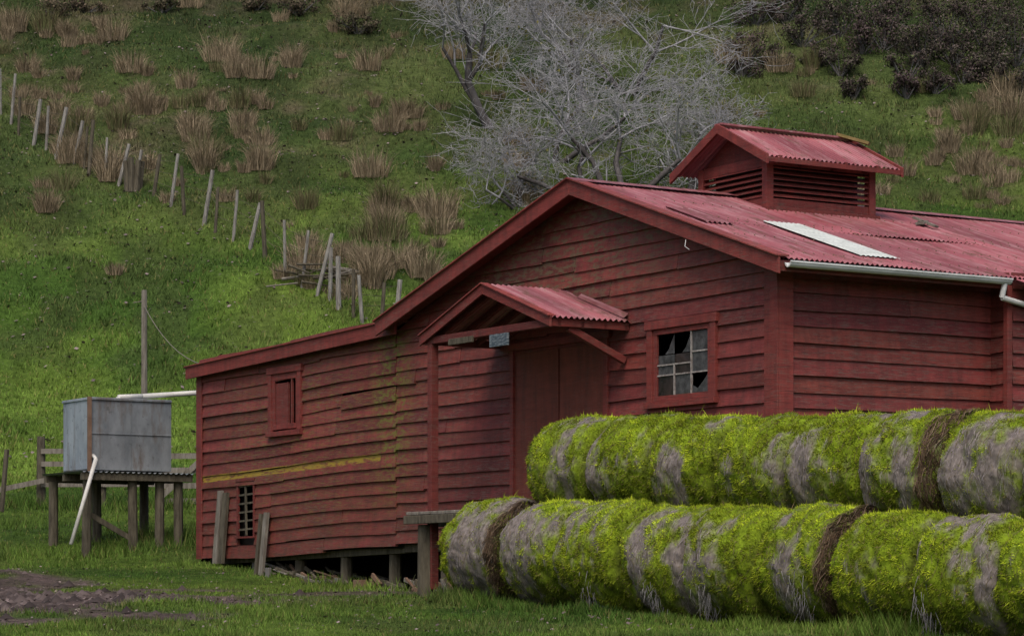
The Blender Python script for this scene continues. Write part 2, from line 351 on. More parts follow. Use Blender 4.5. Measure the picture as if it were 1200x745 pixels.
# ------------------------------------------------ bare trees
def tree(name,base,lean,H,spread,r0,depth,seed,stems=1,dark=False,buds=True):
    R=random.Random(seed); segs=[];tips=[]
    def grow(p,d,L,r,dep):
        k=3 if dep>1 else 2
        pts=[p]; dd=d.copy(); rr=r
        for i in range(k):
            dd=(dd+Vector((R.gauss(0,.20),R.gauss(0,.20),R.gauss(0,.13)+.05))).normalized()
            q=pts[-1]+dd*L/k; r2=r*(1-.45*(i+1)/k); segs.append((pts[-1],q,rr,r2,dep)); rr=r2; pts.append(q)
            if dep>0:
                for _ in range(R.choice((1,1,2)) if dep<depth or i>0 else R.choice((0,1))):
                    ax=Vector((R.gauss(0,1),R.gauss(0,1),R.gauss(0,.55)))
                    cdv=(dd*.75+ax.normalized()*spread).normalized(); grow(q,cdv,L*R.uniform(.55,.82),max(r2*.62,.0065),dep-1)
        if dep<=0: tips.append(pts[-1])
    for s in range(stems):
        d=(Vector(lean)+Vector((R.gauss(0,.45),R.gauss(0,.3),0))*(stems>1)).normalized()
        grow(Vector(base)-Vector((0,0,.2)),d,H*R.uniform(.36,.46),r0,depth)
    n=len(segs); A=np.array([s[0] for s in segs]);Bq=np.array([s[1] for s in segs]); r1=np.array([s[2] for s in segs]);r2=np.array([s[3] for s in segs])
    d=Bq-A; d/=np.linalg.norm(d,axis=1)[:,None]+1e-9; a=np.cross(d,np.array([.31,.83,.46])); a/=np.linalg.norm(a,axis=1)[:,None]+1e-9; b_=np.cross(d,a)
    V=[]
    for e,rr in ((A,r1),(Bq,r2)):
        for i in range(4):
            t_=i*math.pi/2; V.append(e+(a*math.cos(t_)+b_*math.sin(t_))*rr[:,None])
    V=np.stack(V,1).reshape(-1,3); o_=np.arange(n)[:,None]*8
    Fq=np.concatenate([o_+[i,(i+1)%4,4+(i+1)%4,4+i] for i in range(4)])
    mi=np.tile((r1>.045).astype(int),4)
    if buds and tips:
        T=np.array(tips); T=T[rng.random(len(T))<.14]; m=len(T); s=.025+.035*rng.random(m); a=rng.normal(0,1,(m,3)); a/=np.linalg.norm(a,axis=1)[:,None]; b_=np.cross(a,[.3,.5,.8])
        V2=np.stack([T-a*s[:,None],T-b_*s[:,None],T+a*s[:,None],T+b_*s[:,None]],1).reshape(-1,3)
        Fq=np.concatenate([Fq,np.arange(4*m).reshape(m,4)+len(V)]); V=np.concatenate([V,V2]); mi=np.concatenate([mi,np.full(m,2)])
    npmesh(name,V,Fq,np.full((len(V),3),1.),[M_bark,M_bark2,M_lich],mi)
    return n
M_lich=simple("yellow_lichen_leaves",(.16,.15,.05),(.30,.28,.10),4)
tree("bare_tree",ray(577,150),(-.35,0,1),6.6,.75,.17,5,3)
tree("bare_tree",ray(735,242),(-.05,0,.9),6.0,.95,.12,5,11,3)
tree("bare_tree",ray(650,190),(-.1,0,1),5.6,.9,.10,5,23,2)
tree("bare_tree",ray(800,235),(.25,0,.7),4.8,.95,.10,5,31,2)
tree("bare_tree",ray(690,120),(.1,0,1),5.6,.85,.09,5,47,3)
tree("bare_tree",ray(610,243),(-.1,0,.8),3.4,.95,.06,5,53,3)
tree("bare_tree",ray(740,110),(-.3,0,1),5.6,.85,.09,5,61,2)
tree("bare_tree",ray(690,243),(-.5,0,.8),5.4,.95,.10,5,67,2)
# ------------------------------------------------ hillside fence
fb=B(); tops=[]
posts=[(2,88,135),(10,98,145),(24,114,158),(40,122,170),(52,128,176),(68,130,186),(86,143,192),(95,150,198),(104,153,205),(120,163,212),(137,170,218),(158,184,224),(176,190,230),
(200,189,242),(218,202,251),(238,213,264),(255,222,272),(276,234,282),(294,240,292),(312,248,302),(335,268,324),(352,280,336),(368,288,346),(384,301,353),(400,312,362),(412,318,371),(428,326,378),(445,332,372),(464,338,372)]
for i,(px,yt,yb) in enumerate(posts):
    P=ray(px-random.uniform(-4,4),yb); h=max(.95,(yb-yt)/F*P.y*1.1)*random.uniform(.9,1.15); ln=(random.uniform(-.08,.30)*h,random.uniform(-.1,.1)*h)
    r=random.uniform(.04,.07); q=Vector((P.x+ln[0],P.y+ln[1],P.z+h)); fb.cyl(P-Vector((0,0,.15)),q,r,r*.9,7,random.choice((0,0,1))); tops.append((P,q))
for i in range(len(tops)-1):
    for f in (.35,.6,.85):
        fb.cyl(tops[i][0].lerp(tops[i][1],f),tops[i+1][0].lerp(tops[i+1][1],f),.006,.006,4,1,cap=False)
fb.make("hillside_post_fence",[simple("pale_fence_wood",(.11,.10,.09),(.32,.31,.29),5,(3,3,.5),.9,.4),M_wood2])
P=ray(156,222); sb=B()
for i in range(7):
    a=i*.9; sb.cyl(P+Vector((.16*math.cos(a),.16*math.sin(a),-.1)),P+Vector((.24*math.cos(a)+.02,.2*math.sin(a),.82+random.uniform(-.1,.08))),.10,.085,7,0)
sb.make("old_strainer_stump",[M_wood2])
P=ray(372,334); lb=B()
for i in range(26):
    a=random.uniform(-.5,.5); c=P+Vector((random.uniform(-.9,.9),random.uniform(-.4,.4),random.uniform(.05,.35))); l=random.uniform(.2,.5)
    lb.cyl(c-Vector((l*math.cos(a),l*math.sin(a)*.5,random.uniform(-.2,.2))),c+Vector((l*math.cos(a),l*math.sin(a)*.5,random.uniform(-.1,.2))),random.uniform(.02,.05),.02,6,random.choice((0,1,1)))
lb.make("fallen_branch_pile",[M_wood,M_wood2])
pb=B(); px_=(169-600)/F*60; g0=float(gz(px_,60)); tp=Vector((px_,60,(HY-340)/F*60))
pb.cyl((px_,60,g0-.2),tp,.075,.062,9,0); pb.cyl((px_-.06,60,tp.z-.25),(px_-.25,60,tp.z-.28),.012,.012,6,1)
q=Vector(((240-600)/F*46,46,(HY-428)/F*46)); last=tp-Vector((0,0,.35))
for i in range(1,9):
    f=i/8; c=(tp-Vector((0,0,.35))).lerp(q,f)-Vector((0,0,.25*4*f*(1-f))); pb.cyl(last,c,.010,.010,4,1,cap=False); last=c
pb.make("wooden_power_pole",[M_wood,M_wood])
rf=B(); 
def gp(px,Y): x=(px-600)/F*Y; return Vector((x,Y,float(gz(x,Y))))
for px in (-60,48,120,186,236,300):
    p=gp(px,53); rf.cyl(p-Vector((0,0,.2)),p+Vector((0.0,0,1.20 if px!=48 else 1.38)),.10 if px==48 else .07,.08,9,0)
a_,b_=gp(186,52.9),gp(300,52.9)
for h in (.12,.42,.72,1.0): rf.beam(a_+Vector((0,0,h)),b_+Vector((0,0,h+.03)),.03,.11,1)
rf.beam(a_+Vector((0,-.05,.15)),gp(240,52.85)+Vector((0,0,1.0)),.03,.11,1)
a_,b_=gp(48,52.9),gp(186,52.9)
for h in (.45,.85,1.1): rf.beam(a_+Vector((0,0,h)),b_+Vector((0,0,h)),.03,.10,1)
rf.beam(gp(-60,52.8)+Vector((0,0,.15)),gp(52,52.8)+Vector((0,0,.55)),.04,.10,1)
p=gp(2,52); rf.cyl(p,p+Vector((.1,0,1.2)),.05,.05,7,0)
rf.make("wooden_rail_fence",[M_wood2,M_wood])
# ------------------------------------------------ water tank
tk=empty("water_tank",(-7.18,46,0),ANG)
g0=float(gz(-6.9,46.8))
tb=B(); tb.box((0,0,2.03),(1.52,1.15,3.27),0)
tb.beam((.0,-.012,2.65),(1.52,-.012,2.65),.012,.015,0); tb.beam((0,-.012,3.24),(1.52,-.012,3.24),.03,.04,0)
tb.beam((.76,-.012,2.05),(.76,-.012,3.22),.012,.012,0)
tb.beam((-.012,0,3.24),(-.012,1.15,3.24),.03,.04,1)
tb.add([(-.006,.03,2.05),(-.006,1.12,2.05),(-.006,1.12,3.22),(-.006,.03,3.22)],[(0,1,2,3)],1)
tb.make("tank_box",[M_zinc,M_zinc2],tk,.012)
tb=B(); tb.box((-.04,-.04,2.0),(.02,.02,3.27),0); tb.make("corner_strip",[M_brownp],tk)
tb=B()
def corr(b,O,A,la,Dn,ld,Nn,pitch=.076,amp=.012,rows=4,mi=0,colf=None,sag=0,spp=6):
    O=Vector(O);A=Vector(A).normalized();Dn=Vector(Dn).normalized();Nn=Vector(Nn).normalized()
    nc=int(la/pitch*spp)+1; vs=[];cs=[]
    for j in range(rows+1):
        for i in range(nc+1):
            a=la*i/nc; dd=ld*j/rows
            h=amp*math.cos(2*math.pi*a/pitch)+(sag*(mnoise.noise(Vector((a*.6,dd*.9,O.z))) if sag else 0))
            vs.append(O+A*a+Dn*dd+Nn*h); cs.append(colf(a,dd) if colf else 1.0)
    o=len(b.v); W_=nc+1
    b.v+=[tuple(v) for v in vs]; b.c+=[(c,)*3 for c in cs]
    for j in range(rows):
        for i in range(nc): b.f.append((o+j*W_+i,o+j*W_+i+1,o+(j+1)*W_+i+1,o+(j+1)*W_+i)); b.m.append(mi)
corr(tb,(-.28,-.3,1.985),(1,0,0),2.1,(0,1,0),1.75,(0,0,1),.1,.014,2,0)
tb.make("corrugated_platform",[M_zinc],tk)
tb=B()
for y in (-.22,.55,1.35): tb.beam((-.25,y,1.91),(1.8,y,1.91),.09,.12,0)
for (x,y) in ((-.12,-.12),(.75,-.12),(1.6,-.12),(-.12,1.3),(.7,1.3),(1.6,1.3),(1.25,-.1)):
    wx=-7.18+x*VX+y*UX; wy=46+x*VY+y*UY; tb.cyl((x,y,float(gz(wx,wy))-.15),(x+random.uniform(-.03,.03),y,1.86),.085,.08,9,0)
tb.beam((-.1,-.1,1.3),(.75,-.1,g0+.1),.03,.09,0)
tb.make("stand_legs",[M_wood2],tk)
tb=B(); tb.cyl((-.03,-.33,2.2),(-.52,-.42,.75),.035,.035,9,0); tb.cyl((-.03,-.33,2.2),(.06,.0,2.28),.03,.03,8,0)
tb.cyl((.75,.5,3.32),(1.25,.6,3.36),.045,.045,9,0);tb.cyl((1.25,.6,3.36),(2.25,-.15,3.43),.045,.045,9,0); tb.cyl((.75,.5,3.32),(.75,.5,3.2),.045,.045,9,0)
tb.make("white_pipes",[M_pipe],tk,0,True)
# ------------------------------------------------ BARN (local x=v, y=u)
barn=empty("red_woolshed_barn",(CX,CY,0),ANG)
AP=3.95; AZ=5.29; SR=.3295; SL=.2788; LE=9.08; LZ=3.86
def roofz(u): return AZ-SR*(AP-u) if u<AP else AZ-SL*(u-AP)
EX=.195
def wall(b,mapf,smin,smax,z0,z1,openings=(),tilt=lambda s:0,lip=.042,maxlen=4.2,seg=.5,seed=1):
    R=random.Random(seed); z=z0
    while z<z1-.03:
        zt=z+EX; a0,a1=smin(z),smin(zt+.015); b0,b1=smax(z),smax(zt+.015); zm=z+EX/2
        cuts=[(o[0],o[1]) for o in openings if o[2]<zm<o[3]]
        iv=[(min(a0,a1),max(b0,b1))]
        for c0,c1 in cuts:
            nv=[]
            for p,q in iv:
                if c1<=p or c0>=q: nv.append((p,q)); continue
                if c0>p: nv.append((p,c0))
                if c1<q: nv.append((c1,q))
            iv=nv
        for p,q in iv:
            s=p
            while s<q-.02:
                e=min(q,s+R.uniform(1.6,maxlen)); 
                if q-e<.5: e=q
                n=max(1,int((e-s)/seg)); jz=R.uniform(-.010,.010); jt=R.uniform(-.005,.005); jo=R.uniform(0,.014); col=.66+.54*R.random()
                if R.random()<.06: jz-=.022; jt*=2; jo+=.012
                vs=[]
                for i in range(n+1):
                    ss=s+(e-s)*i/n+(-.003 if i==n else .003*(i==0)); wz=jz+jt*(i/n-.5)*4+R.uniform(-.004,.004)+tilt(ss)
                    sb=min(max(ss,a0),b0); st=min(max(ss,a1),b1)
                    if b0<a0: sb=ss
                    if b1<a1: st=(a1+b1)/2
                    vs+= [mapf(sb,lip+jo+R.uniform(-.004,.004),z+wz),mapf(st,.008+jo,zt+.015+wz),mapf(sb,-.01,z+wz)]
                fs=[]
                for i in range(n):
                    k=3*i; fs+=[(k,k+3,k+4,k+1),(k,k+2,k+5,k+3)]
                fs+=[(0,1,2),(3*n,3*n+2,3*n+1)]
                b.add(vs,fs,0,(col,col*R.uniform(.90,1.15),col*R.uniform(.92,1.12))); s=e
        z=zt
gm=lambda s,o,z:(-o,s,z)
sm=lambda s,o,z:(s,-o,z)
wb=B()
z0=.66
def smn(z):
    return 0 if z<=roofz(0)-.05 else AP-(AZ-.05-z)/SR
def smx(z):
    return 9.02 if z<=LZ-.03 else AP+(AZ-.05-z)/SL
DOOR=(3.52,5.84,1.06,3.28); WIN=(1.22,2.54,2.36,3.26); LW=(12.03,13.0,2.5,3.42); LO=(13.62,14.2,.86,1.76)
wall(wb,gm,smn,smx,z0,AZ-.05,[DOOR,WIN],seed=2)
lt=lambda s:-(s-9)*.022+.012*math.sin(s*1.3)
wall(wb,gm,lambda z:9.03,lambda z:15.67,.64,3.80,[LW,LO],tilt=lt,seed=3,seg=.4)
wall(wb,sm,lambda z:0,lambda z:3.35,.2,3.9,[],seed=4)
wall(wb,lambda s,o,z:(3.35-o,-s,z),lambda z:0.0,lambda z:.35,.2,3.8,[],seed=5)
wall(wb,lambda s,o,z:(s,-.35-o,z),lambda z:3.35,lambda z:14,.2,3.75,[],seed=6)
wall(wb,lambda s,o,z:(s,15.67+o,z),lambda z:0,lambda z:14,.3,3.6,[],seed=8,seg=2)
wall(wb,lambda s,o,z:(14+o,s,z),smn,smx,.6,AZ-.05,[],seed=9,seg=2)
wall(wb,lambda s,o,z:(14+o,s,z),lambda z:9.03,lambda z:15.67,.6,3.8,[],seed=10,seg=2)
wb.make("weatherboard_walls",[M_red],barn)
ib=B()
I=.10
def lin(u0,u1,za,zb): ib.add([(I,u0,za),(I,u1,za),(I,u1,min(zb,roofz(u1)-.08)),(I,u0,min(zb,roofz(u0)-.08))],[(0,1,2,3)],0)
lin(0.05,1.22,.7,9);lin(1.22,2.54,.7,2.36);lin(1.22,2.54,3.26,9);lin(2.54,AP,.7,9);lin(AP,9.0,.7,9)
lin2=lambda u0,u1,za,zb: ib.add([(I,u0,za),(I,u1,za),(I,u1,zb),(I,u0,zb)],[(0,1,2,3)],0)
lin2(9,12.03,.6,3.7);lin2(12.03,13,.6,2.5);lin2(12.03,13,3.42,3.6);lin2(13,13.62,.6,3.6);lin2(13.62,14.2,1.76,3.6);lin2(13.62,14.2,.55,.86);lin2(14.2,15.6,.55,3.55)
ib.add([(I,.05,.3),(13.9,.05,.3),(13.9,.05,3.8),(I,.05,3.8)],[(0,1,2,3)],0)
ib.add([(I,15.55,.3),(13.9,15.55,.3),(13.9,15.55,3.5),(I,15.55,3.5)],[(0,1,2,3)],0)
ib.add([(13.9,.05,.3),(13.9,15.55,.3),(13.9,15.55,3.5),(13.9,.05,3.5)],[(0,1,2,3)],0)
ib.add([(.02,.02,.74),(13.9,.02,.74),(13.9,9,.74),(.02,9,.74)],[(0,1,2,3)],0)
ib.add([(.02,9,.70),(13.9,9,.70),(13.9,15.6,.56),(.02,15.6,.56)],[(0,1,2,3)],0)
ib.add([(1.6,.02,-.5),(1.6,15.6,-.5),(1.6,15.6,.60),(1.6,.02,.60)],[(0,1,2,3)],0)  # added dark sheet, paints the open gap below the floor as shade
ib.make("dark_interior_backing",[M_dark],barn)  # near-black backing sheets, painted to read as unlit rooms
pl=B()
for u in (.3,1.8,3.3,4.9,6.5,8.0,9.5,11,12.5,14,15.4):
    wx=CX+u*UX; wy=CY+u*UY; g=float(gz(wx,wy))
    pl.cyl((.22,u,g-.2),(.22,u,.66),.10,.09,9,random.choice((0,0,1)))
pl.beam((.14,.1,.60),(.14,9,.60),.1,.12,0); pl.beam((.16,9,.58),(.16,15.5,.46),.1,.10,0)
R=random.Random(5)
for i in range(90):
    u=R.uniform(6.2,13.5); v=R.uniform(-.35,.9); wx=CX+u*UX+v*VX; wy=CY+u*UY+v*VY; g=float(gz(wx,wy)); a=R.uniform(-.6,.6); l=R.uniform(.08,.35)
    if R.random()<.6: pl.beam((v-l*math.sin(a)*.5,u-l*math.cos(a),g+.04),(v+l*math.sin(a)*.5,u+l*math.cos(a),g+R.uniform(.04,.2)),.04,R.uniform(.02,.07),R.choice((0,0,2,3)))
    else: pl.box((v,u,g-.05),(v+R.uniform(.05,.15),u+R.uniform(.08,.25),g+R.uniform(.04,.16)),R.choice((0,1,0,3)))
pl.make("piles_and_junk",[M_wood2,M_conc,M_wood,M_brownp],barn,.006)
lp=B()
for (u0,u1,zb,zt,o,m) in ((14.50,14.66,.42,1.58,.06,1),(14.72,14.86,.42,1.62,.06,0),(13.0,13.12,.2,1.22,.10,0),(13.16,13.24,.2,1.2,.12,1)):
    lp.add([(-o-.12,u0,zb),(-o-.12,u1,zb),(-o-.02,u1,zt),(-o-.02,u0,zt),(-o-.07,u0,zb),(-o-.07,u1,zb),(-o+.03,u1,zt),(-o+.03,u0,zt)],[(0,1,2,3),(7,6,5,4),(0,4,5,1),(1,5,6,2),(2,6,7,3),(3,7,4,0)],m)
lp.make("leaning_planks",[M_wood,M_wood2],barn)
# trims
tr=B()
tr.box((-.05,-.05,.2),(.17,-.02+.0,3.86),0); tr.box((-.055,-.052,.2),(-.02,.19,3.86),0)
tr.box((-.07,-.07,.2),(-.048,.185,3.86),0,.95); tr.box((-.046,-.075,.2),(.17,-.053,3.86),0,1.05)
tr.box((-.065,15.5,.5),(-.04,15.70,3.68),0,.9)
tr.box((3.25,-.41,.3),(3.33,-.33,3.75),0,.9)
def barge(x0,x1,ua,za,ub,zb,h,mi=0,col=1.0,thru=0):
    tr.add([(x0,ua,za-h),(x1,ua,za-h),(x1,ua,za),(x0,ua,za),(x0,ub,zb-h),(x1,ub,zb-h),(x1,ub,zb),(x0,ub,zb)],[(0,1,2,3),(7,6,5,4),(0,4,5,1),(1,5,6,2),(2,6,7,3),(3,7,4,0)],mi,col)
Zr=lambda u:roofz(u)
barge(-.36,-.325,-.46,Zr(-.46)+.03,AP,AZ+.03,.20); barge(-.363,-.328,AP+.002,AZ+.03,LE,Zr(LE)+.03,.20)
barge(-.40,-.20,-.47,Zr(-.47)+.055,AP,AZ+.055,.022,0,1.15); barge(-.40,-.20,AP+.001,AZ+.055,LE+.02,Zr(LE)+.055,.022,0,1.1)
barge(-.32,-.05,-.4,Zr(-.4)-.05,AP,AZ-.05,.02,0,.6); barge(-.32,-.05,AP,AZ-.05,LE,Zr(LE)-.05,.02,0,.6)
barge(-.19,-.155,8.8,3.90,15.85,3.70,.19); barge(-.22,-.06,8.85,3.925,15.87,3.725,.02,0,1.1); barge(-.15,-.03,9.0,3.80,15.8,3.60,.02,0,.5)
tr.box((-.3,-.43,3.70),(3.2,-.40,3.83),0,.8)
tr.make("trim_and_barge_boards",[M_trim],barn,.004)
# roofs
rb=B(); RR=random.Random(9); sheetc=[.74+.5*RR.random() for _ in range(60)]
nR=Vector((0,-SR,1)).normalized(); dR=Vector((0,-1,-SR)).normalized()
def cf(off): return lambda a,d: sheetc[(int(a/.76)+off)%60]*(.62 if (a%.76)<.03 else 1)
lenR=math.hypot(AP+.45,SR*(AP+.45)); half=lenR*.52
corr(rb,(-.38,AP,AZ+.02),(1,0,0),14.7,dR,half,nR,.076,.013,5,0,cf(0),.02)
O2=Vector((-.38,AP,AZ+.02))+dR*(half-.12)-nR*.014
corr(rb,O2,(1,0,0),14.7,dR,lenR-half+.12,nR,.076,.013,5,0,cf(21),.02)
dL=Vector((0,1,-SL)).normalized(); nL=Vector((0,SL,1)).normalized(); lenL=math.hypot(LE-AP,SL*(LE-AP))
corr(rb,(-.38,AP,AZ+.02),(1,0,0),14.7,dL,lenL,nL,.076,.013,3,0,cf(7),0,4)
corr(rb,(-.2,8.7,3.90),(1,0,0),14.4,(0,1,-.029),7.2,(0,.029,1),.076,.013,3,0,cf(13),0,4)
corr(rb,(3.3,-.44,3.82),(1,0,0),11,dR,.45,nR,.076,.013,1,0,cf(3),0,6)
for sgn,d_,n_ in ((1,dR,nR),(-1,dL,nL)):
    a=Vector((-.4,AP,AZ+.045)); q=a+d_*.2+n_*.0; e=Vector((14.7,0,0)); off=n_*.012
    rb.add([a+off,a+e+off,q+e+off,q+off],[(0,1,2,3)],0,.85)
rb.make("corrugated_roof",[M_roof],barn,0,False)
xb=B(); off=.022
def onroof(v,u,h): return Vector((v,u,AZ+.02-SR*(AP-u)))+nR*h
corr(xb,onroof(1.22,1.95,off),(1,0,0),.66,dR,2.05,nR,.076,.006,4,0)
xb.make("translucent_sheet",[M_sky],barn)
xb=B(); xb.beam(onroof(4.55,2.75,.05),onroof(4.8,2.95,.05),.12,.03,0); xb.beam(onroof(4.72,2.6,.05),onroof(4.62,2.95,.09),.10,.03,0)
corr(xb,onroof(.02,2.35,.02),(1,0,0),.45,dR,.9,nR,.076,.013,2,1,lambda a,d:.7)
xb.make("roof_patches",[M_wood,M_roof],barn)
nh=B(); R=random.Random(3)
for d_ in (.15,1.1,2.1,2.3,3.3,4.3):
    for k in range(90):
        v=-.34+k*.152; u=AP-d_*.95; nh.cyl(onroof(v,u,.012),onroof(v,u,.022),.011,.009,5,0,.5)
nh.make("roof_nails",[M_brownp],barn)
gt=B()
def gutter(x0,x1,y,z,r=.06):
    n=7; vs=[]
    for x in (x0,x1):
        for i in range(n):
            a=math.pi+math.pi*i/(n-1); vs.append((x,y+r*math.cos(a),z+r*math.sin(a)))
        vs+= [(x,y+r-.006,z+.0),(x,y+.0,z-r+.01),(x,y-r+.006,z)]
    m=n+3; gt.add(vs,[(i,(i+1)%m,m+(i+1)%m,m+i) for i in range(m)]+[tuple(range(m)),tuple(range(m,2*m))[::-1]],0)
    gt.beam((x0,y-r,z+.005),(x1,y-r,z+.005),.016,.02,0)
gutter(-.25,3.2,-.50,3.80); 
gt.cyl((3.12,-.50,3.75),(3.10,-.47,3.58),.035,.035,9,0); gt.cyl((3.10,-.47,3.58),(3.45,-.47,3.52),.035,.035,9,0); gt.cyl((3.45,-.47,3.52),(9,-.47,3.38),.035,.035,9,0)
gt.make("white_gutter",[M_white],barn,0,False)
wg=B(); wg.cyl((-.37,1.35,4.25),(-.42,1.30,4.16),.004,.004,5,0); wg.cyl((-.42,1.30,4.16),(-.38,1.26,4.12),.004,.004,5,0); wg.make("gable_wire",[M_white],barn)
# door
db=B()
db.box((-.02,3.60,1.06),(.03,4.685,3.24),0,1.05); db.box((-.03,4.70,1.06),(.02,5.78,3.24),0,.88)
db.box((-.05,4.62,2.0),(-.03,4.78,2.06),0,.5)
db.make("double_door",[M_door],barn)
fb2=B()
fb2.box((-.065,5.78,1.06),(-.01,5.86,3.30),0,1.0); fb2.box((-.065,3.50,1.06),(-.01,3.60,3.30),0,1.05); fb2.box((-.075,3.45,3.24),(-.01,5.9,3.34),0,1.0)
def frame(u0,u1,za,zb,wd=.10,sill=True,col=1.0,d=-.075):
    fb2.box((d,u0-wd*.6,za-wd*.3),(-.008,u0+wd*.4,zb),0,col); fb2.box((d,u1-wd*.4,za-wd*.3),(-.008,u1+wd*.6,zb),0,col*.9)
    fb2.box((d-.012,u0-wd*.9,zb),(-.005,u1+wd*.9,zb+wd),0,col)
    fb2.box((d-.035,u0-wd*.8,za-wd),(-.005,u1+wd*.8,za-wd*.3-.002),0,col*.95)
frame(1.22,2.54,2.38,3.26,.11,col=1.0); frame(12.03,13.0,2.52,3.40,.11,col=.95)
frame(13.62,14.2,.87,1.74,.05,col=.7,d=-.05)
for u in (1.27,2.42): fb2.box((-.05,u,2.36),(-.012,u+.07,3.26),0,1.0)
fb2.box((-.052,1.27,3.19),(-.014,2.49,3.258),0,1.0); fb2.box((-.052,1.27,2.352),(-.014,2.49,2.42),0,1.0)
fb2.box((-.05,12.08,2.52),(-.012,12.16,3.4),0,1.0); fb2.box((-.05,12.88,2.52),(-.012,12.96,3.4),0,1.0); fb2.box((-.05,12.16,3.3),(-.012,12.88,3.4),0,1.0); fb2.box((-.05,12.16,2.52),(-.012,12.88,2.6),0,1.0)
fb2.box((-.03,12.45,2.6),(.01,12.86,3.25),0,.8); fb2.box((-.04,12.3,2.6),(0,12.34,3.3),0,.9)
fb2.make("door_and_window_frames",[M_trim],barn,.004)
gb=B(); U0,U1,Z0w,Z1w=1.34,2.42,2.42,3.19; nu,nz=3,3; du=(U1-U0)/nu; dz=(Z1w-Z0w)/nz
mt=B()
mt.box((-.04,U0+du-.010,Z0w),(-.016,U0+du+.010,Z1w),0); mt.box((-.04,U0+du*2-.010,Z0w),(-.016,U0+du*2+.010,Z0w+dz*1.5),0)
mt.box((-.037,U0,Z0w+dz-.009),(-.019,U1,Z0w+dz+.009),0); mt.box((-.037,U0,Z0w+dz*2-.009),(-.019,U0+du*1.0,Z0w+dz*2+.009),0); mt.box((-.037,U0+du,Z0w+dz*1.5-.009),(-.019,U1,Z0w+dz*1.5+.009),0)
mt.make("window_muntins",[M_munt],barn)
kind=[[1,0,3],[0,3,0],[0,2,2]]
for j in range(nz):
    for i in range(nu):
        a=U0+du*i+.006; b1=U0+du*(i+1)-.006; c0=Z0w+dz*j+.006; c1=Z0w+dz*(j+1)-.006; k=kind[j][i]; x=-.024+.002*((i+j)%2)
        if k==0: gb.add([(x,a,c0),(x,b1,c0),(x,b1,c1),(x,a,c1)],[(0,1,2,3)],0)
        elif k==3: gb.add([(x,a,c0),(x,b1,c0),(x,b1,c1),(x,a,c1)],[(0,1,2,3)],1)
        elif k==1: gb.add([(x,a,c0),(x,b1,c0),(x,b1,c0+.1),(x,b1-.12,c0+.05),(x,a+.08,c0+.16),(x,a,c1)],[(0,1,2,3,4,5)],0)
        else: gb.add([(x,a,c0),(x,a+.2,c0),(x,a+.12,c0+.06),(x,a+.06,c0+.16),(x,a,c1)],[(0,1,2,3,4)],0)
gb.make("window_glass",[M_glass,M_glass2],barn)
lg=B()
for k in range(6): lg.beam((-.02,13.62,.98+.14*k),(-.02,14.2,.96+.14*k),.02,.03,0)
lg.beam((-.03,13.9,.87),(-.03,13.93,1.74),.03,.03,0); lg.make("opening_slats",[M_wood2],barn)
# canopy
cb=B(); cu0,cu1,cm=3.04,6.20,4.62; CZ=3.94; CE=3.40; W_=1.24; sl=(CZ-CE)/(cu1-cm)
def cz(u): return CZ-sl*abs(u-cm)
def cbarge(ua,ub,h,x0,x1,col=1.0,dz=.03,mi=0):
    cb.add([(x0,ua,cz(ua)-h+dz),(x1,ua,cz(ua)-h+dz),(x1,ua,cz(ua)+dz),(x0,ua,cz(ua)+dz),(x0,ub,cz(ub)-h+dz),(x1,ub,cz(ub)-h+dz),(x1,ub,cz(ub)+dz),(x0,ub,cz(ub)+dz)],[(0,1,2,3),(7,6,5,4),(0,4,5,1),(1,5,6,2),(2,6,7,3),(3,7,4,0)],mi,col)
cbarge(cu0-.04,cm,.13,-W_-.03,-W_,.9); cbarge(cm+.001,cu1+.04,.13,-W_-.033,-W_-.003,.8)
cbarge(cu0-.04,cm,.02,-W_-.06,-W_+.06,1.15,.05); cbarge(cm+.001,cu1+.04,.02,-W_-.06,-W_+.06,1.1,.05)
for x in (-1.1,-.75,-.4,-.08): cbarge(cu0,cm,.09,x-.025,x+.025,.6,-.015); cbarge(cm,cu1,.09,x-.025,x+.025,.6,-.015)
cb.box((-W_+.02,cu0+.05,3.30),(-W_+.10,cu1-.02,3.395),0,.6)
cb.box((-W_,cu0+.0,3.30),(-.04,cu0+.05,3.40),0,.9); cb.box((-W_,cu1-.06,3.30),(-.04,cu1,3.40),0,.7)
cb.beam((-.06,3.12,2.92),(-.92,3.12,3.30),.08,.09,0,.9)
cb.box((-W_+.02,cu1-.20,.0),(-W_+.13,cu1-.09,3.30),0,.7)
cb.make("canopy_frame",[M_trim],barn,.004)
cr=B(); nC=Vector((0,-sl,1)).normalized(); dC=Vector((0,-1,-sl)); lC=math.hypot(cm-cu0,CZ-CE)+.05
corr(cr,(-W_-.05,cm,CZ+.03),(1,0,0),W_+.04,dC,lC,nC,.085,.016,2,0,lambda a,d:.9+.2*math.sin(a*9))
corr(cr,(-W_-.05,cm,CZ+.03),(1,0,0),W_+.04,(0,1,-sl),lC,(0,sl,1),.085,.016,2,0)
cr.add([(-.05,cm-.5,cz(cm-.5)+.10),(-.05,cu0,CE+.12),(-.12,cu0,CE+.055),(-.12,cm-.5,cz(cm-.5)+.05)],[(0,1,2,3)],0,.6)
cr.make("canopy_roof",[M_roof],barn)
sg=B(); sg.box((-W_-.045,3.98,3.13),(-W_-.015,4.42,3.29),0); sg.make("small_blue_sign",[M_sign],barn,.004)
sg=B(); sg.box((-W_-.02,4.9,3.24),(-W_+.015,5.5,3.32),0); sg.make("hanging_plate",[M_wood2],barn,.004)
